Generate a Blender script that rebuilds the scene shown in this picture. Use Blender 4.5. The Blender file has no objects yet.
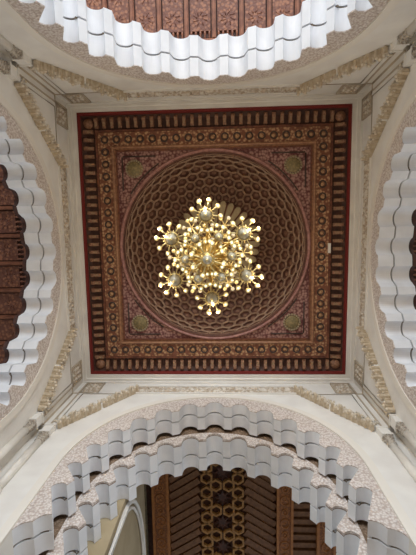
import bpy, bmesh, math, random
from math import sin, cos, pi, sqrt, atan2, radians
from mathutils import Vector, Matrix
random.seed(7)
S = bpy.context.scene
COL = S.collection

# ------------------------------------------------------------------ materials
def srgb(r, g, b):
    f = lambda c: (c/12.92 if c <= 0.04045 else ((c+0.055)/1.055)**2.4)
    return (f(r/255), f(g/255), f(b/255), 1)

def mat(name, c1, c2=None, scale=8.0, kind='noise', rough=0.75, bump=0.0, bscale=None,
        metal=0.0, lo=0.4, hi=0.6, emit=None, estr=0.0, detail=3.0):
    m = bpy.data.materials.new(name); m.use_nodes = True
    nt = m.node_tree; b = nt.nodes['Principled BSDF']
    b.inputs['Roughness'].default_value = rough
    b.inputs['Metallic'].default_value = metal
    b.inputs['Base Color'].default_value = c1
    tc = nt.nodes.new('ShaderNodeTexCoord')
    if c2 is not None:
        if kind == 'noise':
            t = nt.nodes.new('ShaderNodeTexNoise'); t.inputs['Detail'].default_value = detail; out = t.outputs['Fac']
        elif kind == 'cell':
            t = nt.nodes.new('ShaderNodeTexVoronoi'); t.feature = 'F1'; out = t.outputs['Distance']
        elif kind == 'edge':
            t = nt.nodes.new('ShaderNodeTexVoronoi'); t.feature = 'DISTANCE_TO_EDGE'; out = t.outputs['Distance']
        elif kind == 'wave':
            t = nt.nodes.new('ShaderNodeTexWave'); t.inputs['Distortion'].default_value = 3.0
            t.inputs['Detail'].default_value = 3.0; out = t.outputs['Fac']
        t.inputs['Scale'].default_value = scale
        nt.links.new(tc.outputs['Object'], t.inputs['Vector'])
        r = nt.nodes.new('ShaderNodeValToRGB')
        r.color_ramp.elements[0].position = lo; r.color_ramp.elements[0].color = c1
        r.color_ramp.elements[1].position = hi; r.color_ramp.elements[1].color = c2
        nt.links.new(out, r.inputs['Fac']); nt.links.new(r.outputs['Color'], b.inputs['Base Color'])
    if bump:
        n = nt.nodes.new('ShaderNodeTexNoise'); n.inputs['Scale'].default_value = bscale or scale
        n.inputs['Detail'].default_value = 4
        nt.links.new(tc.outputs['Object'], n.inputs['Vector'])
        bp = nt.nodes.new('ShaderNodeBump'); bp.inputs['Strength'].default_value = bump
        bp.inputs['Distance'].default_value = 0.05
        nt.links.new(n.outputs['Fac'], bp.inputs['Height']); nt.links.new(bp.outputs['Normal'], b.inputs['Normal'])
    if emit is not None:
        b.inputs['Emission Color'].default_value = emit; b.inputs['Emission Strength'].default_value = estr
    return m

M = {}
M['plaster'] = mat('cream_plaster', srgb(218, 214, 208), srgb(226, 223, 217), 1.5, rough=0.85, bump=0.1, bscale=9)
M['plaster_line'] = mat('grey_plaster_line', srgb(178, 165, 146), rough=0.85)
M['joint'] = mat('joint_mortar', srgb(120, 108, 94), rough=0.9)
M['rim_plaster'] = mat('smooth_rim_plaster', srgb(222, 216, 206), rough=0.7)
M['white'] = mat('white_painted_stone', srgb(224, 226, 230), srgb(232, 234, 238), 2.0, rough=0.6)
M['carved'] = mat('carved_plaster', srgb(224, 216, 210), srgb(190, 174, 164), 21, 'cell', rough=0.9, bump=1.0, bscale=24, lo=0.3, hi=0.7)
M['carved_gap_shade'] = mat('gap_shade_plaster', srgb(150, 126, 104), srgb(116, 94, 74), 20, 'cell', rough=0.9, bump=0.9, bscale=22, lo=0.3, hi=0.6)  # brown puts the shade of the gap behind the front arch into the colour
M['frieze'] = mat('frieze_plaster', srgb(218, 210, 198), srgb(186, 170, 150), 9, 'cell', rough=0.9, bump=0.9, bscale=14, lo=0.35, hi=0.65)
M['garland_under'] = mat('tan_fringe_plaster', srgb(182, 166, 142), srgb(200, 186, 164), 9, rough=0.9)  # darker tan for the hanging drops and the edge strip
M['garland'] = mat('garland_plaster', srgb(206, 194, 174), srgb(218, 208, 192), 12, rough=0.9)
M['capital'] = mat('grey_capital', srgb(150, 140, 128), srgb(186, 178, 166), 18, rough=0.9)
M['marble'] = mat('column_marble', srgb(214, 208, 198), srgb(226, 221, 212), 3, rough=0.4)
M['red'] = mat('red_painted_trim', srgb(120, 36, 32), rough=0.55)
M['wood_dark'] = mat('dark_red_wood', srgb(88, 48, 34), srgb(118, 70, 48), 9, rough=0.6)
M['wood_deep'] = mat('deep_brown_wood', srgb(56, 30, 22), srgb(76, 42, 30), 9, rough=0.65)
M['bracket'] = mat('painted_bracket', srgb(124, 86, 64), srgb(148, 108, 82), 16, rough=0.6)
M['cream'] = mat('cream_paint', srgb(150, 120, 92), rough=0.6)
M['floral'] = mat('painted_floral_wood', srgb(188, 150, 112), srgb(118, 72, 52), 12, 'cell', rough=0.65, lo=0.2, hi=0.6)
M['ring'] = mat('dark_rosette_ring', srgb(62, 48, 42), rough=0.6)
M['ring_mid'] = mat('rosette_centre', srgb(178, 140, 100), rough=0.6)
M['gilt_wood'] = mat('gilded_moulding', srgb(134, 92, 66), srgb(156, 114, 82), 12, rough=0.5)
M['spandrel'] = mat('purple_painted_carving', srgb(158, 122, 112), srgb(92, 46, 46), 13, 'cell', rough=0.7, lo=0.3, hi=0.72)
M['medal'] = mat('medallion_ground', srgb(112, 102, 70), srgb(140, 122, 84), 14, rough=0.6)
M['medal_rim'] = mat('medallion_rim', srgb(150, 136, 108), rough=0.6)
M['rib'] = mat('dome_rib_paint', srgb(142, 112, 92), srgb(162, 134, 110), 9, rough=0.65)
M['rim_pink'] = mat('dome_rim_pink', srgb(138, 94, 88), srgb(160, 116, 106), 10, rough=0.6)
M['cell'] = mat('dome_cell_wood', srgb(78, 47, 36), srgb(100, 64, 49), 7, rough=0.7)
M['leaf'] = mat('dome_cell_leaf', srgb(112, 78, 60), srgb(130, 96, 76), 8, rough=0.7)
M['petal'] = mat('petal_paint', srgb(160, 144, 112), srgb(178, 160, 126), 6, rough=0.65)
M['panel_wood'] = mat('carved_panel_wood', srgb(142, 94, 68), srgb(104, 62, 46), 11, 'cell', rough=0.6, bump=0.3, bscale=18, lo=0.3, hi=0.55)
M['rail_wood'] = mat('rail_wood', srgb(112, 66, 46), srgb(134, 84, 58), 5, rough=0.55)
M['orange_wood'] = mat('orange_carved_wood', srgb(112, 68, 36), srgb(150, 96, 48), 10, 'edge', rough=0.55, lo=0.03, hi=0.2)
M['orange_edge'] = mat('orange_edge_wood', srgb(150, 96, 46), srgb(166, 110, 56), 8, rough=0.5)
M['slat_wood'] = mat('slat_wood', srgb(98, 64, 38), srgb(118, 82, 50), 10, rough=0.6)
M['honey_rim'] = mat('honeycomb_rim', srgb(140, 102, 54), srgb(158, 118, 66), 8, rough=0.55)
M['gold'] = mat('polished_gold', srgb(232, 212, 152), rough=0.35, metal=0.6)
M['gold_deep'] = mat('deep_gold', srgb(204, 166, 88), rough=0.35, metal=0.75)
M['glass_boss'] = mat('frosted_glass_bowl', srgb(176, 168, 146), rough=0.25)
M['bulb'] = mat('lit_globe', srgb(240, 230, 180), rough=0.3, emit=srgb(255, 238, 160), estr=0.28)
M['bulb_tip'] = mat('lit_globe_core', srgb(255, 250, 230), rough=0.3, emit=srgb(255, 250, 225), estr=1.6)
M['floor'] = mat('floor_marble', srgb(180, 152, 122), srgb(192, 166, 136), 0.6, rough=0.35)
M['sky_blocker'] = mat('sky_blocker_grey', srgb(120, 112, 104), rough=0.9)
M['beige_wall'] = mat('beige_wall', srgb(158, 142, 112), srgb(168, 152, 122), 1.5, rough=0.85)
M['green_band'] = mat('dark_green_band', srgb(74, 66, 46), srgb(104, 92, 66), 8, rough=0.7)
M['device'] = mat('white_plastic', srgb(225, 222, 214), rough=0.4)

# ------------------------------------------------------------------ mesh builder
class MB:
    def __init__(s): s.v = []; s.f = []; s.mi = []; s.sm = []
    def add(s, vs, fs, mi=0, smooth=False, T=None):
        o = len(s.v)
        for p in vs:
            p = Vector(p)
            s.v.append(T @ p if T is not None else p)
        for f in fs: s.f.append([o+i for i in f]); s.mi.append(mi); s.sm.append(smooth)
    def box(s, x0, x1, y0, y1, z0, z1, mi=0, T=None):
        vs = [(x, y, z) for z in (z0, z1) for y in (y0, y1) for x in (x0, x1)]
        s.add(vs, [(0, 2, 3, 1), (4, 5, 7, 6), (0, 1, 5, 4), (2, 6, 7, 3), (0, 4, 6, 2), (1, 3, 7, 5)], mi, False, T)
    def prism(s, poly, fn, d0, d1, mi=0):
        n = len(poly)
        vs = [fn(p, d0) for p in poly]+[fn(p, d1) for p in poly]
        fs = [list(range(n))[::-1], list(range(n, 2*n))]+[(i, (i+1) % n, n+(i+1) % n, n+i) for i in range(n)]
        s.add(vs, fs, mi)
    def lathe(s, prof, n=16, T=None, mi=0, smooth=True):
        vs = []; fs = []
        for (r, z) in prof:
            for i in range(n):
                a = 2*pi*i/n; vs.append((r*cos(a), r*sin(a), z))
        for j in range(len(prof)-1):
            for i in range(n):
                k = (i+1) % n
                fs.append((j*n+i, j*n+k, (j+1)*n+k, (j+1)*n+i))
        s.add(vs, fs, mi, smooth, T)
    def tube(s, pts, r, n=6, mi=0, closed=False, smooth=True):
        pts = [Vector(p) for p in pts]; m = len(pts); vs = []; fs = []
        for i, p in enumerate(pts):
            a = pts[(i-1) % m] if (closed or i > 0) else p
            b = pts[(i+1) % m] if (closed or i < m-1) else p
            t = (b-a).normalized()
            u = t.cross(Vector((0, 0, 1)))
            if u.length < 1e-3: u = t.cross(Vector((0, 1, 0)))
            u.normalize(); w = t.cross(u)
            rr = r[i] if isinstance(r, (list, tuple)) else r
            for k in range(n):
                q = 2*pi*k/n; vs.append(p+u*(rr*cos(q))+w*(rr*sin(q)))
        for i in range(m if closed else m-1):
            j = (i+1) % m
            for k in range(n):
                l = (k+1) % n
                fs.append((i*n+k, i*n+l, j*n+l, j*n+k))
        if not closed:
            fs.append(tuple(range(n))); fs.append(tuple((m-1)*n+k for k in range(n))[::-1])
        s.add(vs, fs, mi, smooth)
    def ball(s, c, r, nu=10, nv=6, mi=0, sc=(1, 1, 1)):
        vs = [(c[0], c[1], c[2]-r*sc[2])]; fs = []
        for j in range(1, nv):
            ph = -pi/2+pi*j/nv
            for i in range(nu):
                a = 2*pi*i/nu
                vs.append((c[0]+r*sc[0]*cos(ph)*cos(a), c[1]+r*sc[1]*cos(ph)*sin(a), c[2]+r*sc[2]*sin(ph)))
        vs.append((c[0], c[1], c[2]+r*sc[2])); L = len(vs)-1
        for i in range(nu):
            k = (i+1) % nu
            fs.append((0, 1+k, 1+i)); fs.append((L, L-nu+i, L-nu+k))
            for j in range(nv-2):
                fs.append((1+j*nu+i, 1+j*nu+k, 1+(j+1)*nu+k, 1+(j+1)*nu+i))
        s.add(vs, fs, mi, True)
    def build(s, name, mats, parent=None, origin=(0, 0, 0), fix=True):
        o = Vector(origin)
        me = bpy.data.meshes.new(name)
        me.from_pydata([v-o for v in s.v], [], s.f)
        for m in (mats if isinstance(mats, (list, tuple)) else [mats]): me.materials.append(m)
        me.polygons.foreach_set('material_index', s.mi)
        me.polygons.foreach_set('use_smooth', s.sm)
        if fix:
            bm = bmesh.new(); bm.from_mesh(me); bmesh.ops.recalc_face_normals(bm, faces=bm.faces); bm.to_mesh(me); bm.free()
        me.update()
        ob = bpy.data.objects.new(name, me); COL.objects.link(ob)
        if parent is not None: ob.parent = parent
        else: ob.location = o
        return ob

def tag(o, label=None, cat=None, group=None, kind=None):
    if label: o['label'] = label
    if cat: o['category'] = cat
    if group: o['group'] = group
    if kind: o['kind'] = kind
    return o

def empty(name, loc, rz=0.0):
    o = bpy.data.objects.new(name, None); COL.objects.link(o)
    o.location = loc; o.rotation_euler = (0, 0, rz); o.empty_display_size = 0.2
    return o

def copy_tree(o, parent=None):
    c = o.copy(); COL.objects.link(c); c.parent = parent
    for ch in list(o.children): copy_tree(ch, c)
    return c

def turn(o, k):
    """copy a thing built on the south side (+Y) round the bay by k quarter turns"""
    c = copy_tree(o)
    c.location = Matrix.Rotation(k*pi/2, 4, 'Z') @ o.location
    c.rotation_euler = (0, 0, o.rotation_euler.z+k*pi/2)
    return c

FLOOR = -13.35
E = 4.25
# south=0 (photo bottom), west=1 (left), north=2 (top), east=3 (right)
SIDE = ['bottom', 'left', 'top', 'right']

# ------------------------------------------------------------------ camera (fitted)
f = 389.92627
a, b, c = 0.120284363, 0.0474400346, -0.0169948325
RX = Matrix(((1, 0, 0), (0, cos(a), -sin(a)), (0, sin(a), cos(a))))
RY = Matrix(((cos(b), 0, sin(b)), (0, 1, 0), (-sin(b), 0, cos(b))))
RZ = Matrix(((cos(c), -sin(c), 0), (sin(c), cos(c), 0), (0, 0, 1)))
RT = (RX @ RY @ RZ).transposed()
right = RT @ Vector((1, 0, 0)); down = RT @ Vector((0, 1, 0)); fwd = RT @ Vector((0, 0, 1))
cd = bpy.data.cameras.new('camera'); cam = bpy.data.objects.new('camera', cd); COL.objects.link(cam)
mw = Matrix((right, -down, -fwd)).transposed().to_4x4()
mw.translation = Vector((0.38308, -0.48252, -11.81348))
cam.matrix_world = mw
cd.sensor_fit = 'VERTICAL'; cd.sensor_height = 24; cd.lens = f*24/555
cd.clip_start = 0.05; cd.clip_end = 200
S.camera = cam

# ------------------------------------------------------------------ arch profiles (u, z) in the wall plane
CZ = -4.5
AR, AS = 3.25, 3.12
PK = [(0, -1.50), (.68, -1.63), (1.33, -1.97), (1.88, -2.44), (2.34, -3.03), (2.65, -3.68), (2.81, -4.38), (2.84, -5.05)]
def full(pk): return [(-x, z) for (x, z) in pk[:0:-1]]+pk
WK = [.215, .21, .20, .185, .17, .155, .145, .14, .135]
SAG = [.19, .18, .165, .145, .125, .11, .10, .095, .09]
TILT = [0, 3, 6, 9, 11, 12, 12, 12, 12]
FLAT = [(.20, 8), (.20, 24), (.20, 36), (.20, 46), (.19, 54), (.18, 60), (.18, 62), (.18, 62)]
def unit_pts(pk):
    """for each lobe: points from left to right: step, level scallop, step"""
    P = [Vector(p) for p in full(pk)]; n = len(P); U = []; L = []; h = (n-1)//2
    for i in range(n):
        k0 = i-h; w = WK[abs(k0)]; sag = SAG[abs(k0)]
        an = -radians(TILT[abs(k0)])*(1 if k0 > 0 else -1)
        t = Vector((cos(an), sin(an))); nn = Vector((-t.y, t.x))
        L.append([P[i]+t*(w*sin(radians(15*k))/sin(radians(75)))-nn*(sag*(1-cos(radians(15*k)))/(1-cos(radians(75)))) for k in range(-5, 6)])
    def dpt(i):          # foot of the drop between lobe i and i+1
        if i >= h:
            ln, an = FLAT[i-h]; e = L[i+1][0]
            return e+Vector((-ln*cos(radians(an)), ln*sin(radians(an))))
        ln, an = FLAT[h-1-i]; e = L[i][-1]
        return e+Vector((ln*cos(radians(an)), ln*sin(radians(an))))
    for i in range(n):
        sc = L[i]
        a_ = dpt(i-1) if i > 0 else sc[0]+Vector((0.33, -0.70))
        b_ = dpt(i) if i < n-1 else sc[-1]+Vector((-0.33, -0.70))
        U.append([a_]+sc+[b_])
    return U
def outer(p, R=AR, cz=CZ, side=AS):
    d = Vector((p[0], p[1]-cz))
    if p[1] > cz:
        q = d.normalized()*R
        return Vector((q.x*side/R, cz+q.y))
    return Vector((math.copysign(side, p[0]), p[1]))

def springers(end, side):
    """the large last lobes that run out to the jamb, right hand side; end = last cusp"""
    e = Vector(end); m = e+Vector(((side-e.x)*0.5, -0.17)); q = Vector((side, e.y-0.36))
    out = []
    for A, B in ((e, m), (m, q)):
        t = (B-A).normalized(); nn = Vector((t.y, -t.x)) * -1
        out.append([A+(B-A)*(k/8)+nn*(0.05*sin(pi*k/8)) for k in range(9)])
    return out

def arch_thing(name, pk, y0, y1, gsplit, R, side, cz, border_mat, depth_border=0.02, rimw=0.17, gap=0.02, edge=False):
    """lobed arch on the south side, parts in the frame of the root"""
    org = Vector((0, y0, cz))
    root = empty(name, org)
    U = unit_pts(pk)
    fn = lambda p, y: (p[0], y, p[1])
    end = U[-1][-1]
    sp = springers(end, side)
    spl = [[Vector((-p.x, p.y)) for p in s[::-1]] for s in sp][::-1]
    allu = spl+U+sp
    g = gap
    for (ya, yb) in ((y0, gsplit-g), (gsplit+g, y1)):
        for u in allu:
            mb = MB()
            ou = [outer(u[0], R, cz, side), outer((u[0]+u[-1])/2, R, cz, side), outer(u[-1], R, cz, side)]
            poly = list(u)
            for q in ou[::-1]:
                if (q-poly[-1]).length > 0.01: poly.append(q)
            mb.prism(poly, fn, ya, yb)
            mb.build('lobe', M['white'], root, org)
    # core between the two rows so that the groove has a bottom
    mb = MB()
    line = [p for u in allu for p in u]
    for i in range(len(line)-1):
        A, B = line[i], line[i+1]
        if (A-B).length < 1e-4: continue
        def inw(p):
            o_ = outer(p, R, cz, side); d_ = (o_-p)
            return p+d_*min(0.9, 0.07/max(d_.length, .08))
        A2, B2 = inw(A), inw(B)
        mb.add([fn(A2, gsplit-g), fn(B2, gsplit-g), fn(B2, gsplit+g), fn(A2, gsplit+g)], [(0, 1, 2, 3)])
    mb.build('joint', M['joint'], root, org)
    # carved border on the front face
    mb = MB()
    for u in allu:
        ou = [outer(u[0], R, cz, side), outer((u[0]+u[-1])/2, R, cz, side), outer(u[-1], R, cz, side)]
        poly = list(u)
        for q in ou[::-1]:
            if (q-poly[-1]).length > 0.01: poly.append(q)
        mb.prism(poly, fn, y0-depth_border, y0-0.002)
    mb.build('carved_border', border_mat, root, org)
    if edge:
        mb = MB()
        for u in U:
            e3 = [outer(q, 2.92, -4.75, 2.75) for q in (u[-1], (u[0]+u[-1])/2, u[0])]
            mb.prism(list(u)+e3, fn, y0-depth_border-0.05, y0-depth_border-0.002)
        mb.build('carved_edge', M['carved'], root, org)
    # smooth rim
    pts = [(-side, y0-0.02, FLOOR)]+[(x, y0-0.02, z) for x, z in hole_curve(R, side, cz)]+[(side, y0-0.02, FLOOR)]
    mb = MB()
    for i in range(len(pts)-1):
        A, B = Vector(pts[i]), Vector(pts[i+1])
        def off(p, k):
            d_ = Vector((p.x, 0, p.z-cz)) if p.z > cz else Vector((p.x, 0, 0))
            return p+d_.normalized()*k
        yb = Vector((0, -0.03, 0)); yf = Vector((0, 0.02, 0))
        A1, B1, A2, B2 = A+yf, B+yf, A+yb, B+yb
        A3, B3 = off(A, rimw)+yb, off(B, rimw)+yb
        A4, B4 = off(A, rimw)+yf, off(B, rimw)+yf
        mb.add([A1, B1, A2, B2, A3, B3, A4, B4], [(0, 1, 3, 2), (2, 3, 5, 4), (4, 5, 7, 6)])
    mb.build('rim', M['rim_plaster'], root, org)
    return root

def hole_curve(R, side, cz, n=40):
    pts = []
    for i in range(n+1):
        t = pi-pi*i/n
        pts.append((side*cos(t), cz+R*sin(t)))
    return pts

def wall_mesh(name, y0, y1, half, R, side, cz, m, top=-0.05):
    mb = MB()
    hc = hole_curve(R, side, cz)
    poly = [(-half, FLOOR), (-half, top), (half, top), (half, FLOOR), (side, FLOOR)]+hc[::-1]+[(-side, FLOOR)]
    mb.prism(poly, lambda p, y: (p[0], y, p[1]), y0, y1)
    return mb.build(name, m, None, (0, y0, FLOOR))

# ------------------------------------------------------------------ walls + arches
TH = 0.93
w = wall_mesh('wall_south', E, 5.0, 5.2, AR, AS, CZ, M['plaster']); tag(w, kind='structure')
arch_s = arch_thing('lobed_arch', PK, E, 4.89, 4.545, AR, AS, CZ, M['carved'])
tag(arch_s, 'large white scalloped bottom arch with carved pinkish border, in front of the smaller arch', 'arch')
# second, smaller order behind it
PK2 = [(0, -1.87), (.63, -2.02), (1.25, -2.34), (1.78, -2.77), (2.17, -3.32), (2.42, -3.95), (2.55, -4.6), (2.58, -5.25)]
w2 = wall_mesh('wall_south_inner', 5.0, 5.83, 5.2, 3.4, 3.1, -4.7, M['plaster']); tag(w2, kind='structure')
arch_s2 = arch_thing('lobed_arch', PK2, 5.02, 5.83, 5.48, 3.4, 3.1, -4.7, M['carved_gap_shade'], 0.015, 0.05, edge=True)
tag(arch_s2, 'smaller white scalloped arch set behind the large bottom one, opening onto the honeycomb ceiling', 'arch')

wn = wall_mesh('wall_north', E, E+TH, 5.2, AR, AS, CZ, M['plaster'])
wn.location = (0, -E, FLOOR); wn.rotation_euler = (0, 0, pi); tag(wn, kind='structure')
ww = wall_mesh('wall_west', E, 4.98, E, 3.33, 3.26, CZ, M['plaster'])
ww.location = (-E, 0, FLOOR); ww.rotation_euler = (0, 0, pi/2); tag(ww, kind='structure')
we = wall_mesh('wall_east', E, 5.10, E, 3.33, 3.26, CZ, M['plaster']); tag(we, kind='structure')
we.location = (E, 0, FLOOR); we.rotation_euler = (0, 0, -pi/2); tag(we, kind='structure')

def wood_lining(root, d):
    """dark wooden lobes lining the back of the arch"""
    org = root.location.copy(); mb = MB()
    U = unit_pts(PKW)
    for u in U:
        poly = list(u)+[outer(q, 3.33, CZ, 3.26) for q in (u[-1], (u[0]+u[-1])/2, u[0])]
        mb.prism(poly, lambda p, y: (p[0], y, p[1]), d+.02, d+.11)
    return mb.build('wooden_lining', M['wood_deep'], root, org)
lab = {1: 'white scalloped arch along the left side of the bay, shaded cream in its upper half',
       2: 'bright white scalloped arch along the top side, below carved brown wooden panels',
       3: 'grey white scalloped arch along the right side with a dark opening behind'}
PKW = [(0, -1.43), (.72, -1.51), (1.40, -1.80), (1.98, -2.23), (2.47, -2.78), (2.80, -3.43), (2.97, -4.12), (3.0, -4.8)]
DEPTH = {1: 4.98, 2: 5.18, 3: 5.10}
for k in (1, 2, 3):
    r_, s_ = (AR, AS) if k == 2 else (3.33, 3.26)
    a0 = arch_thing('lobed_arch', PK if k == 2 else PKW, E, DEPTH[k], 4.25+(DEPTH[k]-4.25)*0.47, r_, s_, CZ, M['carved'])
    if k != 2: wood_lining(a0, DEPTH[k])
    a0.location = Matrix.Rotation(k*pi/2, 4, 'Z') @ a0.location
    a0.rotation_euler = (0, 0, k*pi/2); tag(a0, lab[k], 'arch')

# ------------------------------------------------------------------ plaster cornice ring between walls and wood
mb = MB()
def sq_ring(mb, prof, mi=0, cc=(0, 0)):
    """profile list of (half size, z) swept round a square"""
    for j in range(len(prof)-1):
        (h0, z0), (h1, z1) = prof[j], prof[j+1]
        A = [(-h0, -h0, z0), (h0, -h0, z0), (h0, h0, z0), (-h0, h0, z0)]
        B = [(-h1, -h1, z1), (h1, -h1, z1), (h1, h1, z1), (-h1, h1, z1)]
        mb.add(A+B, [(i, (i+1) % 4, 4+(i+1) % 4, 4+i) for i in range(4)], mi)
sq_ring(mb, [(4.3, -0.12), (4.22, -0.12), (4.22, -0.06), (4.14, -0.06), (4.12, -0.03), (4.02, -0.03), (4.0, 0.0), (4.0, 0.14), (4.3, 0.14)])
o = mb.build('trim_1', M['plaster']); tag(o, kind='structure')

# ------------------------------------------------------------------ frieze, spandrels, columns
def frieze():
    org = Vector((0, E, -0.72)); root = empty('plaster_frieze', org)
    mb = MB(); mb.box(-2.5, 2.5, E-0.03, E, -0.92, -0.5); mb.build('carved_band', M['frieze'], root, org)
    mb = MB()
    for z in (-0.16, -0.47, -0.95): mb.box(-3.45 if z > -.3 else -2.5, 3.45 if z > -.3 else 2.5, E-0.05, E, z-0.02, z+0.02)
    mb.build('moulding', M['plaster'], root, org)
    for i in range(-3, 4):
        mb = MB(); u = i*0.72
        mb.lathe([(0.0, -0.075), (0.05, -0.07), (0.07, -0.045), (0.10, -0.05), (0.135, -0.03), (0.14, 0.0)], 10,
                 Matrix.Translation((u, E-0.02, -0.71)) @ Matrix.Rotation(-pi/2, 4, 'X'))
        for k in range(6):
            q = 2*pi*k/6
            mb.ball((u+0.17*cos(q)*1.3, E-0.04, -0.71+0.13*sin(q)), 0.045, 6, 4)
        rq = random.Random(i+20)
        for k in range(26):
            mb.ball((u+rq.uniform(-.36, .36), E-0.03, -0.71+rq.uniform(-.17, .17)), rq.uniform(.025, .05), 6, 4, sc=(1, .8, rq.uniform(.7, 1.6)))
        mb.build('rosette', M['frieze'], root, org)
    return root
fr = frieze()
fl = {0: 'carved cream plaster frieze with bosses above the bottom arch', 1: 'carved white foliage frieze running beside the left arch',
      2: 'carved tan plaster frieze with bosses beside the top arch', 3: 'carved white foliage frieze running beside the right arch'}
for k in (1, 2, 3): tag(turn(fr, k), fl[k], 'frieze')
tag(fr, fl[0], 'frieze')

def spandrel(sg):
    org = Vector((sg*3.6, E, -1.6)); root = empty('corner_panel', org)
    X = lambda p: (sg*p[0], p[1])
    fn = lambda p, y: (sg*p[0], y, p[1])
    # raised field whose lower edge follows the garland
    mb = MB()
    poly = [(2.45, -0.95), (3.42, -1.15), (3.9, -1.15), (3.9, -3.0), (3.78, -2.98), (3.44, -2.47), (3.08, -2.0), (3.0, -1.8), (2.68, -1.32)]
    mb.prism(poly, fn, E-0.11, E)
    mb.build('field', M['plaster'], root, org)
    mb = MB(); mb.box(*sorted((sg*3.9, sg*4.25)), E-0.10, E, -3.04, -1.15); mb.build('corner_strip', M['plaster'], root, org)
    # frames: small carved square near the ceiling and a long corner strip
    mb = MB()
    def frame(u0, u1, z0, z1, t=0.045, d=0.05):
        mb.box(*sorted((sg*u0, sg*(u0+t))), E-d, E, z0, z1); mb.box(*sorted((sg*(u1-t), sg*u1)), E-d, E, z0, z1)
        mb.box(*sorted((sg*u0, sg*u1)), E-d, E, z0, z0+t); mb.box(*sorted((sg*u0, sg*u1)), E-d, E, z1-t, z1)
    frame(3.48, 4.06, -1.1, -0.2); frame(3.94, 4.2, -3.02, -1.14, 0.03, 0.12); frame(2.55, 3.44, -1.12, -0.98, 0.03)
    for loop in ([(2.75, -1.22), (3.82, -1.22), (3.82, -2.78), (3.5, -2.34), (3.14, -1.84)], [(3.56, -1.08), (3.98, -1.08)], [(3.97, -1.2), (3.97, -3.0)], [(4.13, -1.2), (4.13, -3.0)]):
        yy = E-0.115 if len(loop) > 2 or loop[0][1] < -1.1 else E-0.05
        mb.tube([(sg*u, yy if len(loop) > 2 else E-0.105, z) for u, z in loop], 0.016, 5, 0, len(loop) > 2)
    mb.build('frame', M['plaster_line'], root, org)
    mb = MB(); mb.box(*sorted((sg*3.54, sg*4.0)), E-0.025, E, -1.04, -0.26)
    for i in range(3):
        for j in range(5):
            mb.ball((sg*(3.62+i*0.15), E-0.03, -0.95+j*0.15), 0.06, 6, 4, sc=(1, .7, 1))
    mb.build('carved_square', M['frieze'], root, org)
    # garland: lumps of carved foliage along the edge, with a stepped fringe below
    rnd = random.Random(3)
    mb = MB()
    segs = [((2.3, -0.80), (3.02, -1.86)), ((3.06, -1.95), (3.76, -2.98))]
    for (A, B) in segs:
        A = Vector(A); B = Vector(B); t = (B-A).normalized(); n = Vector((-t.y, t.x))   # n points into the panel
        Ln = (B-A).length; k = int(Ln/0.085)
        for i in range(k):
            p = A+t*(Ln*(i+.5)/k)
            # stepped hanging drops along the edge
            dpt = 0.10+0.09*(i % 3 == 0)+0.04*(i % 2)
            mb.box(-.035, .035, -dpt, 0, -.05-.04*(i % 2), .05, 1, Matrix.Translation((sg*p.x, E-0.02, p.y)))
            mb.ball((sg*p.x, E-0.03-dpt, p.y), .04, 6, 4)
            for r in range(1, 5):
                q = p+n*(0.055*r+rnd.uniform(-.02, .02))+t*rnd.uniform(-.03, .03)
                s_ = rnd.uniform(.022, .038)
                mb.ball((sg*q.x, E-0.115-rnd.uniform(0, .03), q.y), s_, 6, 4, sc=(1, .8, rnd.uniform(.8, 1.8)))
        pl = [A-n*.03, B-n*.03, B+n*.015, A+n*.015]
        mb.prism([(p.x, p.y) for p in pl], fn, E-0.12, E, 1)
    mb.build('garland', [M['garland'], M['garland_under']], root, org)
    return root

def column(sg):
    org = Vector((sg*3.93, E-0.04, -5.75)); root = empty('engaged_column', org)
    T = Matrix.Translation((sg*3.93, E-0.04, 0))
    mb = MB(); mb.lathe([(0.0, -5.3), (0.085, -5.3), (0.085, -3.68), (0.0, -3.68)], 18, T); mb.build('shaft', M['marble'], root, org)
    mb = MB()
    mb.lathe([(0, -3.7), (0.095, -3.7), (0.105, -3.67), (0.09, -3.64), (0.09, -3.6), (0.1, -3.5), (0.12, -3.40), (0, -3.40)], 16, T)
    for k in range(8):
        q = 2*pi*k/8
        for (r, z, s) in ((0.095, -3.58, .024), (0.105, -3.50, .026), (0.118, -3.43, .026)):
            mb.ball((sg*3.93+r*cos(q+z*9), E-0.04+r*sin(q+z*9), z), s, 6, 4)
    mb.build('capital', M['capital'], root, org)
    mb = MB(); x = sg*3.93
    mb.box(x-0.13, x+0.13, E-0.16, E, -3.40, -3.35); mb.box(x-0.115, x+0.115, E-0.14, E, -3.35, -3.1); mb.box(x-0.13, x+0.13, E-0.16, E, -3.1, -3.05)
    mb.build('impost_block', M['plaster'], root, org)
    mb = MB(); mb.lathe([(0, -5.55), (0.11, -5.55), (0.12, -5.48), (0.1, -5.43), (0.12, -5.37), (0.115, -5.32), (0.09, -5.29), (0, -5.29)], 16, T)
    mb.build('base', M['marble'], root, org)
    mb = MB(); mb.box(x-0.12, x+0.12, E-0.15, E, FLOOR, -5.55)
    mb.build('pedestal', M['plaster'], root, org)
    return root

pos = {(0, -1): 'left end of the bottom arch', (0, 1): 'right end of the bottom arch',
       (1, -1): 'upper end of the left arch', (1, 1): 'lower end of the left arch',
       (2, -1): 'right end of the top arch', (2, 1): 'left end of the top arch',
       (3, -1): 'lower end of the right arch', (3, 1): 'upper end of the right arch'}
for sg in (-1, 1):
    p0 = spandrel(sg); c0 = column(sg)
    for k in range(4):
        p = p0 if k == 0 else turn(p0, k)
        q = c0 if k == 0 else turn(c0, k)
        tag(p, 'cream plaster corner panel with carved garland at the '+pos[(k, sg)], 'panel', 'carved corner panels of the bay')
        tag(q, 'slender marble corner column with leafy capital at the '+pos[(k, sg)], 'column', 'engaged corner columns')

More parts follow.
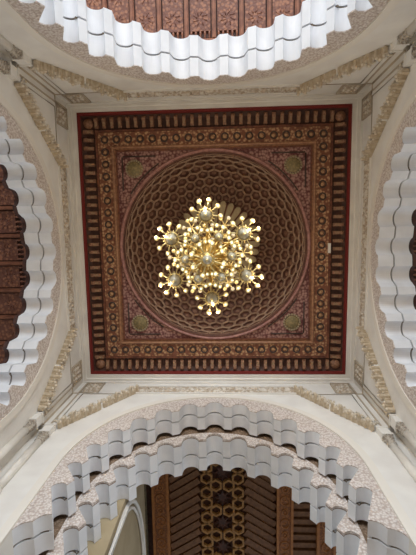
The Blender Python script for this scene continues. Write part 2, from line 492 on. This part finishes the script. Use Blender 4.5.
# ------------------------------------------------------------------ wooden ceiling
mb = MB()   # backing board with round hole
N = 96; RD = 2.78
for i in range(N):
    a0, a1 = 2*pi*i/N, 2*pi*(i+1)/N
    def sqp(t, h=4.0):
        m_ = max(abs(cos(t)), abs(sin(t))); return (h*cos(t)/m_, h*sin(t)/m_, 0.16)
    mb.add([(RD*cos(a0), RD*sin(a0), 0.16), (RD*cos(a1), RD*sin(a1), 0.16), sqp(a1), sqp(a0)], [(0, 1, 2, 3)])
o = mb.build('ceiling', M['wood_dark']); tag(o, kind='structure')

def cornice():
    org = Vector((0, 3.75, 0)); root = empty('bracket_cornice', org)
    fn = lambda u, h, z: (u, h, z)
    def strip(prof, name, m):
        mb = MB()
        for j in range(len(prof)-1):
            (h0, z0), (h1, z1) = prof[j], prof[j+1]
            mb.add([(-h0, h0, z0), (h0, h0, z0), (h1, h1, z1), (-h1, h1, z1)], [(0, 1, 2, 3)])
        return mb.build(name, m, root, org)
    strip([(3.998, -0.02), (3.93, -0.03), (3.92, 0.06)], 'red_edge', M['red'])
    strip([(3.92, 0.06), (3.86, 0.10), (3.80, 0.13), (3.50, 0.15)], 'back_board', M['wood_deep'])
    strip([(3.5, 0.15), (3.5, 0.04), (3.44, 0.03), (3.43, 0.1)], 'inner_fillet', M['wood_dark'])
    n = 30
    for i in range(n):
        u = -3.58+7.16*(i+.5)/n
        mb = MB()
        prof = [(3.86, 0.14), (3.86, 0.03), (3.80, 0.0), (3.74, 0.02), (3.70, 0.05), (3.62, 0.055), (3.56, 0.08), (3.55, 0.15)]
        mb.prism(prof, lambda p, d: (d, p[0], p[1]), u-0.05, u+0.05, 0)
        mb.box(u-0.03, u+0.03, 3.62, 3.73, 0.025, 0.06, 1)
        mb.ball((u, 3.81, 0.01), 0.035, 6, 4, 0)
        mb.build('bracket', [M['bracket'], M['cream']], root, org)
    # corner boss
    mb = MB(); mb.lathe([(0, 0.02), (0.07, 0.02), (0.09, 0.05), (0.13, 0.05), (0.15, 0.14)], 12, Matrix.Translation((3.71, 3.71, 0)))
    mb.build('corner_boss', M['bracket'], root, org)
    return root
cn = cornice()
cl = {0: 'carved brown bracket cornice along the lower edge of the square wooden ceiling',
      1: 'carved bracket cornice with red edge on the left of the square wooden ceiling',
      2: 'dark carved bracket cornice along the upper edge of the square wooden ceiling',
      3: 'carved bracket cornice with red edge on the right of the square wooden ceiling'}
for k in (1, 2, 3): tag(turn(cn, k), cl[k], 'cornice')
tag(cn, cl[0], 'cornice')

def rosette_frieze():
    org = Vector((0, 3.22, 0.05)); root = empty('rosette_frieze', org)
    mb = MB(); h0, h1 = 3.43, 3.02
    mb.add([(-h0, h0, 0.06), (h0, h0, 0.06), (h1, h1, 0.06), (-h1, h1, 0.06)], [(0, 1, 2, 3)])
    mb.build('painted_band', M['floral'], root, org)
    n = 18
    for i in range(n):
        u = -3.22+6.44*i/n
        mb = MB()
        pts = [(u+0.095*cos(2*pi*k/14), 3.22+0.095*sin(2*pi*k/14), 0.05) for k in range(14)]
        mb.tube(pts, 0.024, 5, 0, True)
        mb.lathe([(0, 0.03), (0.035, 0.035), (0.05, 0.06)], 8, Matrix.Translation((u, 3.22, 0)), 1)
        mb.build('rosette', [M['ring'], M['ring_mid']], root, org)
    return root
rf = rosette_frieze()
rl = {0: 'painted floral band of dark ring rosettes along the lower side inside the cornice',
      1: 'painted floral band of dark ring rosettes along the left side inside the cornice',
      2: 'painted floral band of dark ring rosettes along the upper side inside the cornice',
      3: 'painted floral band of dark ring rosettes along the right side inside the cornice'}
for k in (1, 2, 3): tag(turn(rf, k), rl[k], 'frieze')
tag(rf, rl[0], 'frieze')

root = empty('square_moulding', (0, 0, 0.05))
mb = MB(); sq_ring(mb, [(3.02, 0.06), (3.02, 0.0), (2.985, -0.02), (2.95, 0.0), (2.95, 0.05), (2.91, 0.05)])
mb.build('outer_moulding', M['gilt_wood'], root, (0, 0, 0.05))
mb = MB(); sq_ring(mb, [(2.91, 0.05), (2.90, 0.02), (2.86, 0.02), (2.86, 0.1)])
mb.build('inner_moulding', M['wood_dark'], root, (0, 0, 0.05))
tag(root, 'stepped square wooden moulding framing the round dome', 'moulding')

def wood_spandrel():
    org = Vector((2.36, 2.36, 0.1)); root = empty('painted_spandrel', org)
    mb = MB(); n = 24; H = 2.87
    for i in range(n):
        a0, a1 = pi/2*i/n, pi/2*(i+1)/n
        def sqp(t):
            m_ = max(abs(cos(t)), abs(sin(t))); return (H*cos(t)/m_, H*sin(t)/m_, 0.08)
        r = 2.85
        mb.add([(r*cos(a0), r*sin(a0), 0.08), (r*cos(a1), r*sin(a1), 0.08), sqp(a1), sqp(a0)], [(0, 1, 2, 3)])
    mb.build('carved_ground', M['spandrel'], root, org)
    mb = MB(); T = Matrix.Translation((2.36, 2.36, 0))
    mb.lathe([(0, 0.04), (0.2, 0.045), (0.21, 0.06)], 24, T, 0)
    for k in range(20):
        q = 2*pi*k/20; mb.ball((2.36+0.24*cos(q), 2.36+0.24*sin(q), 0.06), 0.038, 6, 4, 1)
    mb.build('medallion', [M['medal'], M['medal_rim']], root, org)
    mb = MB()
    for (A, B) in (((1.72, 2.72), (2.7, 2.72)), ((2.72, 1.72), (2.72, 2.7))):
        mb.tube([(A[0], A[1], 0.07), (B[0], B[1], 0.07)], 0.02, 5)
    pts = [(2.98*cos(t), 2.98*sin(t), 0.07) for t in [radians(33+24*i/10) for i in range(11)]]
    mb.tube(pts, 0.02, 5)
    mb.build('edging', M['ring'], root, org)
    return root
ws = wood_spandrel()
wl = {0: 'lower right', 1: 'lower left', 2: 'upper left', 3: 'upper right'}
for k in (1, 2, 3): tag(turn(ws, k), 'purple brown carved spandrel with round medallion in the %s corner beside the dome' % wl[k], 'spandrel')
tag(ws, 'purple brown carved spandrel with round medallion in the %s corner beside the dome' % wl[0], 'spandrel')

# ------------------------------------------------------------------ dome
DR, DZ = 2.74, 1.9
root = empty('carved_dome', (0, 0, 0.1)); OD = (0, 0, 0.1)
tag(root, 'round brown wooden dome with honeycomb carving and a petalled centre behind the chandelier', 'dome')
def dp(th, ph, out=0.0):
    r = (DR+out)*cos(ph); return Vector((r*cos(th), r*sin(th), 0.1+(DZ+out)*sin(ph)))
PB = radians(55)
mb = MB()
NC, ROWS = 40, 7
dphi = (PB-radians(3))/(ROWS)
def gp(i, j, out=0): return dp(2*pi*i/NC, radians(3)+dphi*j, out)
for j in range(ROWS+1):
    for i in range(NC):
        ci = i+0.5*(j % 2); cj = j
        hexa = [(0, .667), (.5, .333), (.5, -.333), (0, -.667), (-.5, -.333), (-.5, .333)]
        def ring(s, out):
            return [gp(ci+x*s, min(max(cj+y*s, -0.3), ROWS+0.2), out) for x, y in hexa]
        A = ring(1, 0.02); B = ring(0.90, -0.015); C_ = ring(0.80, 0.01); D = ring(0.74, 0.07); F = ring(0.34, 0.05)
        q6 = range(6)
        st = lambda o0, o1: [(o0+k, o0+(k+1) % 6, o1+(k+1) % 6, o1+k) for k in q6]
        mb.add(A+B+C_, st(0, 6)+st(6, 12), 0)
        mb.add(C_+D+F, st(0, 6)+st(6, 12)+[], 1)
        G = ring(0.3, 0.035)
        mb.add(F+G, st(0, 6)+[(6, 7, 8, 9, 10, 11)], 2)
mb.build('honeycomb_net', [M['rib'], M['cell'], M['leaf']], root, OD, fix=False)
# cap behind petals
mb = MB(); n = 64; rows = 8
for j in range(rows):
    for i in range(n):
        p0, p1 = PB-radians(2)+(pi/2-PB+radians(2))*j/rows, PB-radians(2)+(pi/2-PB+radians(2))*(j+1)/rows
        mb.add([dp(2*pi*i/n, p0, .1), dp(2*pi*(i+1)/n, p0, .1), dp(2*pi*(i+1)/n, p1, .1), dp(2*pi*i/n, p1, .1)], [(0, 1, 2, 3)])
mb.build('cap', M['wood_deep'], root, OD)
# petals
NP = 32
mb = MB()
cols = []
dth = 2*pi/NP
L = 14
prof = []
for j in range(L+1):
    t = j/L
    ph = radians(86)+(PB+radians(1)-radians(86))*t
    wd = 0.455
    if t > 0.82: wd = 0.455*sqrt(max(0, 1-((t-0.82)/0.18)**2))
    prof.append((ph, wd*dth))
for j in range(L):
    (p0, w0), (p1, w1) = prof[j], prof[j+1]
    vs = []
    for (ph, wd) in ((p0, w0), (p1, w1)):
        for s, out in ((-1, .04), (-.6, .055), (0, .07), (.6, .055), (1, .04)):
            vs.append(dp(wd*s, ph, out))
    mb.add(vs, [(k, k+1, 6+k, 5+k) for k in range(4)], 0, True)
edge = [dp(-w_, p_, 0.04) for p_, w_ in prof]+[dp(w_, p_, 0.04) for p_, w_ in prof[::-1]]
mb.tube(edge, 0.02, 5, 1)
pet = mb.build('petal', [M['petal'], M['wood_dark']], root, (0, 0, 0.1))
for k in range(1, NP):
    q = pet.copy(); COL.objects.link(q); q.rotation_euler = (0, 0, k*dth)
mb = MB(); mb.lathe([(0, 1.72), (0.12, 1.75), (0.2, 1.86), (0.26, 1.98)], 20); mb.build('ceiling_boss', M['gilt_wood'], root, OD)
# rim mouldings
mb = MB()
mb.lathe([(2.90, 0.08), (2.89, 0.02), (2.86, 0.0), (2.83, 0.02), (2.82, 0.06), (2.80, 0.06)], 96, None, 0)
mb.lathe([(2.80, 0.06), (2.785, 0.03), (2.765, 0.04), (2.75, 0.1), (2.735, 0.2)], 96, None, 1)
mb.build('rim', [M['rim_pink'], M['cell']], root, OD)

# ------------------------------------------------------------------ chandelier
CX, CY = 0.02, 0.05
org = Vector((CX, CY, -2.4))
ch = empty('chandelier', org); tag(ch, 'huge gold chandelier of flower shaped clusters with lit round globes hanging from the dome', 'chandelier')
mb = MB()
mb.tube([(CX, CY, -2.5), (CX, CY, 1.85)], 0.025, 8)
for z in (-2.4, -1.2, 0.0, 1.0): mb.ball((CX, CY, z), 0.07, 8, 6)
mb.build('stem', M['gold'], ch, org)
T0 = Matrix.Translation((CX, CY, 0))
mb = MB()
mb.lathe([(0, -4.62), (0.10, -4.6), (0.14, -4.5), (0.09, -4.42), (0.16, -4.3), (0.3, -4.1), (0.34, -3.9), (0.2, -3.75), (0.12, -3.5), (0.26, -3.3), (0.3, -3.1), (0.15, -2.9), (0.08, -2.6), (0.03, -2.45)], 20, T0)
for k in range(18):
    q = 2*pi*k/18; d = Vector((cos(q), sin(q), 0)); c0 = Vector((CX, CY, -4.45)); r_ = .36 if k % 2 else .27
    mb.tube([c0+d*.08, c0+d*(r_*.6)+Vector((0, 0, -.06)), c0+d*r_, c0+d*(r_+.03)+Vector((0, 0, .07))], [.012, .018, .014, .006], 5)
mb.build('body', M['gold_deep'], ch, org)
def bulb(mbp, par, p):
    mb = MB()
    mb.ball(p, 0.042, 10, 7, 0)
    mb.lathe([(0.04, -0.012), (0.052, 0.0), (0.04, 0.02)], 12, Matrix.Translation(p), 2)
    mb.ball((p[0], p[1], p[2]-0.036), 0.02, 8, 5, 1)
    mb.build('globe', [M['bulb'], M['bulb_tip'], M['gold']], par, org)
def cluster(x, y, z, n, r, rb, rot, drop=0.05):
    mb = MB()
    T = Matrix.Translation((x, y, z))
    mb.lathe([(0, -0.02-rb*.5), (rb*.6, 0.0-rb*.35), (rb, 0.06), (rb*.8, 0.14), (0, 0.2)], 14, T, 1)
    mb.lathe([(rb*1.05, 0.05), (rb*1.25, 0.075), (rb*1.05, 0.1)], 14, T, 0)
    mb.ball((x, y, z-0.03-rb*.5), 0.03, 8, 5, 0)
    tips = []
    for k in range(n):
        q = rot+2*pi*k/n
        d = Vector((cos(q), sin(q), 0)); c0 = Vector((x, y, z+0.08))
        tip = c0+d*r+Vector((0, 0, -drop))
        pts = [c0+d*rb*0.8, c0+d*(r*.55)+Vector((0, 0, -drop-.04)), tip]
        mb.tube(pts, [0.013, 0.012, 0.016], 5, 0)
        mb.lathe([(0.02, 0.1), (0.045, 0.06), (0.05, 0.035)], 8, Matrix.Translation(tip), 0)
        # small leaf between arms
        q2 = q+pi/n; d2 = Vector((cos(q2), sin(q2), 0))
        mb.tube([c0+d2*rb, c0+d2*(r*.62)+Vector((0, 0, .03))], [.012, .008], 4, 0)
        tips.append(tip)
    cl_ = mb.build('cluster', [M['gold'], M['glass_boss']], ch, org)
    for t in tips: bulb(None, cl_, t)
    return cl_
for k in range(6):
    q = radians(-93.3+60*k); x, y = CX+.84*cos(q), CY+.84*sin(q)
    cluster(x, y, -4.02, 9, 0.30, 0.125, q+.3)
for k in range(6):
    q = radians(-63.3+60*k); x, y = CX+.46*cos(q), CY+.46*sin(q)
    cluster(x, y, -4.2, 5, 0.2, 0.085, q, 0.02)
cluster(CX, CY, -4.62, 8, 0.31, 0.11, 0.3, 0.0)
# arms and upper, smaller tier
mb = MB()
for k in range(6):
    q = radians(-93.3+60*k); d = Vector((cos(q), sin(q), 0)); c0 = Vector((CX, CY, -3.9))
    mb.tube([c0+d*.2, c0+d*.4+Vector((0, 0, -.12)), c0+d*.62+Vector((0, 0, -.05)), c0+d*.84+Vector((0, 0, 0.05))], 0.022, 6)
    q = radians(-63.3+60*k); d = Vector((cos(q), sin(q), 0))
    mb.tube([c0+d*.15, c0+d*.3+Vector((0, 0, -.2)), c0+d*.46+Vector((0, 0, -.15))], 0.02, 6)
    # scrolls
    for s in (-1, 1):
        q2 = q+s*0.3; d2 = Vector((cos(q2), sin(q2), 0)); t2 = Vector((-sin(q2), cos(q2), 0))
        pts = [c0+d2*(.5+.1*cos(u))+t2*(s*.1*sin(u))+Vector((0, 0, .12-.02*u)) for u in [i*.7 for i in range(9)]]
        mb.tube(pts, 0.014, 5)
mb.build('arm_frame', M['gold_deep'], ch, org)
mb = MB()
for k in range(12):
    q = radians(-93.3+30*k); d = Vector((cos(q), sin(q), 0)); r = .72 if k % 2 else .5
    c0 = Vector((CX, CY, -3.3))
    mb.tube([c0+d*.15, c0+d*.4+Vector((0, 0, -.1)), c0+d*r], 0.018, 6)
    for j in range(6):
        q3 = 2*pi*j/6; p = c0+d*r+Vector((cos(q3), sin(q3), 0))*.17
        mb.tube([c0+d*r, p], 0.01, 4); mb.ball(p, 0.05, 7, 5, 1 if j % 2 else 0)
mb.build('upper_tier', [M['gold'], M['glass_boss']], ch, org)

# ------------------------------------------------------------------ small white device on the right-hand cornice
mb = MB(); mb.box(3.4, 3.47, -0.05, 0.24, -0.04, 0.03)
o = mb.build('signal_box', M['device'], None, (3.43, 0.1, 0.03)); tag(o, 'small white oblong fitting fixed on the right hand bracket cornice', 'fitting')

# ------------------------------------------------------------------ wooden ceilings of the neighbouring bays
def coffered(name, pitch, off, y0=5.42, y1=10.5, z=-0.85):
    org = Vector((0, y0, z)); root = empty(name, org)
    mb = MB(); mb.box(-5.2, 5.2, 5.2, y1, z+0.06, z+0.16); mb.build('backing_board', M['wood_deep'], root, org)
    n = int(4.2/pitch)
    for i in range(-n-1, n+1):
        u0 = off+i*pitch; u1 = u0+pitch
        mb = MB()
        yy = y0+0.22
        mb.box(u0+0.09, u1-0.09, yy, yy+1.25, z+0.02, z+0.07)
        # raised star relief
        cu = (u0+u1)/2
        for cy in (yy+0.32, yy+0.93):
            for k in range(8):
                q = pi/4*k
                mb.tube([(cu+.07*cos(q), cy+.07*sin(q), z+.02), (cu+.2*cos(q+.39), cy+.2*sin(q+.39), z+.02)], 0.014, 4)
        mb.box(u0+0.09, u1-0.09, yy+1.4, y1, z+0.02, z+0.07)
        mb.build('carved_panel', M['panel_wood'], root, org)
        mb = MB(); mb.box(u0-0.055, u0+0.055, y0+0.02, y1, z-0.05, z+0.06); mb.box(u0-0.025, u0+0.025, y0+0.02, y1, z-0.075, z-0.05)
        mb.build('rail', M['rail_wood'], root, org)
        for k in range(5):
            u = u0+0.12+(pitch-0.24)*k/4
            mb = MB()
            mb.tube([(u, y0, z-0.0), (u, y0+.05, z), (u, y0+.1, z), (u, y0+.15, z), (u, y0+.2, z)], [.02, .035, .018, .035, .02], 6)
            mb.build('baluster', M['rail_wood'], root, org)
    mb = MB(); mb.box(-5.2, 5.2, 5.28, y0, z-0.06, z+0.06); mb.build('edge_beam', M['rail_wood'], root, org)
    return root
cf = coffered('coffered_ceiling', 0.72, -0.11, 5.5)
for (k, lb) in ((2, 'reddish brown carved wooden panel ceiling beyond the top arch'),):
    t = turn(cf, k); tag(t, lb, 'ceiling panelling')
for o in [x for x in cf.children]: bpy.data.objects.remove(o)
bpy.data.objects.remove(cf)
cf = coffered('coffered_ceiling', 0.79, 0.36)
tag(turn(cf, 1), 'brown carved wooden panel ceiling beyond the left arch', 'ceiling panelling')
tag(turn(cf, 3), 'dark wooden panel ceiling beyond the right arch', 'ceiling panelling')
for o in [x for x in cf.children]: bpy.data.objects.remove(o)
bpy.data.objects.remove(cf)

# bottom bay: honeycomb ceiling
ZB = -1.2
org = Vector((0.17, 5.7, ZB)); hb = empty('honeycomb_ceiling', org)
tag(hb, 'dark carved wooden ceiling with honeycomb strip and diagonal slats beyond the bottom arch', 'ceiling panelling')
mb = MB(); mb.box(-2.15, 5.2, 5.84, 12.5, ZB+0.1, ZB+0.2); mb.build('backing_board', M['wood_deep'], hb, org)
XC = 0.17
mb = MB()
per = 0.80; y = 5.75
hr = 0.118
idx = 0
def hexring(mb, cx, cy, R, mi=0):
    P0 = [(cx+R*cos(pi/6+k*pi/3), cy+R*sin(pi/6+k*pi/3)) for k in range(6)]
    P1 = [(cx+R*.68*cos(pi/6+k*pi/3+0.0), cy+R*.68*sin(pi/6+k*pi/3)) for k in range(6)]
    P2 = P1
    vs = [(x, y_, ZB) for x, y_ in P0]+[(x, y_, ZB) for x, y_ in P1]+[(x, y_, ZB+.1) for x, y_ in P1]+[(x, y_, ZB+.1) for x, y_ in P0]
    st = lambda o0, o1: [(o0+k, o0+(k+1) % 6, o1+(k+1) % 6, o1+k) for k in range(6)]
    mb.add(vs, st(0, 6)+st(6, 12)+st(18, 0), mi)
for r in range(8):
    yc = y+r*per
    for (dx, dy) in ((-.46, -.17), (-.46, .17), (.46, -.17), (.46, .17), (-.19, .40), (.19, .40)):
        hexring(mb, XC+dx, yc+dy, 0.2 if abs(dx) > .3 else .2)
    # star
    pts = []
    for k in range(16):
        R_ = 0.25 if k % 2 == 0 else 0.12
        pts.append((XC+R_*cos(pi*k/8), yc+R_*sin(pi*k/8)))
    mb.prism(pts, lambda p, z: (p[0], p[1], z), ZB+0.05, ZB+0.1, 1)
    for k in range(8):
        q = pi*k/4; mb.tube([(XC+.1*cos(q), yc+.1*sin(q), ZB+.05), (XC+.26*cos(q), yc+.26*sin(q), ZB+.05)], .018, 4, 1)
mb.build('honeycomb_strip', [M['honey_rim'], M['wood_deep']], hb, org)
for sg in (-1, 1):
    for i in range(24):
        y0 = 4.9+i*0.27
        x0, x1 = XC+sg*0.68, XC+sg*1.56
        if y0+0.55 < 5.72: continue
        mb = MB(); 
        A, B = Vector((x0, y0, 0)), Vector((x1, y0+0.55, 0))
        d = (B-A).normalized(); n_ = Vector((-d.y, d.x, 0))
        for (off, t, z0) in ((0, .085, ZB), (.13, .03, ZB+.04)):
            q = [A+n_*(off-t), B+n_*(off-t), B+n_*(off+t), A+n_*(off+t)]
            q = [Vector((p.x, max(p.y, 5.7), 0)) for p in q]
            mb.prism([(p.x, p.y) for p in q], lambda p, z: (p[0], p[1], z), z0, ZB+.1)
        mb.build('slat', M['slat_wood'], hb, org)
def beam(x0, x1):
    mb = MB()
    mb.box(x0+.07, x1-.07, 5.7, 12.4, ZB-0.06, ZB+0.1, 0)
    mb.box(x0, x0+.07, 5.7, 12.4, ZB-0.1, ZB+0.1, 1); mb.box(x1-.07, x1, 5.7, 12.4, ZB-0.1, ZB+0.1, 1)
    xc = (x0+x1)/2
    for i in range(18):
        yc = 5.9+i*0.36
        for R_ in ((.13,) if i % 2 == 0 else (.08,)):
            mb.tube([(xc+R_*cos(2*pi*k/12), yc+R_*1.1*sin(2*pi*k/12), ZB-.065) for k in range(12)], .018, 4, 1, True)
        mb.ball((xc, yc, ZB-.06), .03, 6, 4, 1)
    mb.build('carved_beam', [M['orange_wood'], M['orange_edge']], hb, org)
beam(XC-2.08, XC-1.58); beam(XC+1.58, XC+2.06); beam(XC+2.75, XC+3.3)
for i in range(26):
    y0 = 5.72+i*0.25
    mb = MB(); mb.box(XC+2.06, XC+2.75, y0, y0+.14, ZB, ZB+.1); mb.box(XC+2.06, XC+2.75, y0+.16, y0+.2, ZB+.04, ZB+.1)
    mb.build('cross_slat', M['slat_wood'], hb, org)

# beige side wall of the bottom bay with a blind arch, beyond the left jamb
wx = -2.1
mb = MB(); mb.box(-5.2, wx, 5.84, 12.5, FLOOR, ZB+0.2); o = mb.build('wall_bay', M['beige_wall'], None, (wx, 9, FLOOR)); tag(o, kind='structure')
org = Vector((wx, 7.6, -5)); ba = empty('blind_arch', org)
tag(ba, 'pale blind arch moulding on the beige wall seen at lower left through the bottom arches', 'arch')
def archpts(w_, top, r_, base=-8, xx=wx+.04, yc=8.6, pw=1.0):
    pts = [(xx, yc-w_, base)]
    for i in range(17):
        t = pi-pi*i/16
        pts.append((xx, yc+w_*cos(t), top-r_+r_*sin(t)))
    pts.append((xx, yc+w_, base)); return pts
mb = MB(); mb.tube(archpts(2.6, -1.85, 1.7), .05, 6); mb.build('inner_moulding', M['plaster'], ba, org)
mb = MB(); mb.tube(archpts(2.5, -2.0, 1.65), .035, 6); mb.build('outer_moulding', M['plaster'], ba, org)
mb = MB(); mb.box(wx, wx+.03, 5.9, 12.3, -1.38, -1.24); mb.build('dark_strip', M['green_band'], ba, org)

# ------------------------------------------------------------------ floor and unseen sky blocker
mb = MB(); mb.box(-26, 26, -26, 26, FLOOR-.2, FLOOR); o = mb.build('floor', M['floor'], None, (0, 0, FLOOR)); tag(o, kind='structure')
mb = MB(); mb.box(-26, 26, -26, 26, 2.3, 2.6); o = mb.build('sky_blocker', M['sky_blocker'], None, (0, 0, 2.3)); tag(o, kind='structure')  # unseen slab added overhead to keep sky light out of the bays

# ------------------------------------------------------------------ light
wd = bpy.data.worlds.new('world'); S.world = wd; wd.use_nodes = True
bg = wd.node_tree.nodes['Background']; bg.inputs['Color'].default_value = (0.80, 0.90, 1.0, 1); bg.inputs['Strength'].default_value = 1.05
def area(name, loc, target, sx, sy, power, col):
    l = bpy.data.lights.new(name, 'AREA'); l.shape = 'RECTANGLE'; l.size = sx; l.size_y = sy; l.energy = power; l.color = col
    o = bpy.data.objects.new(name, l); COL.objects.link(o); o.location = loc
    o.rotation_euler = (Vector(target)-Vector(loc)).to_track_quat('-Z', 'Y').to_euler()
    return o
area('daylight_door', (0, -20, -8.6), (0, 3, -3), 14, 7, 5100, (0.84, 0.92, 1.0))
def point(name, loc, power, col, r):
    l = bpy.data.lights.new(name, 'POINT'); l.energy = power; l.color = col; l.shadow_soft_size = r
    o = bpy.data.objects.new(name, l); COL.objects.link(o); o.location = loc
for k in range(6):
    q = radians(-33.3+60*k)
    point('chandelier_and_fill_lamp', (CX+1.25*cos(q), CY+1.25*sin(q), -3.9), 30, (1, .80, .54), 0.12)

point('chandelier_and_fill_lamp', (CX+.25, CY, -2.1), 7, (1, .82, .58), 0.15)  # extra fill added above the upper tier to brighten the dome petals
S.view_settings.view_transform = 'Standard'; S.view_settings.look = 'None'
S.view_settings.gamma = 1; S.view_settings.use_curve_mapping = False
S.view_settings.exposure = 0.08
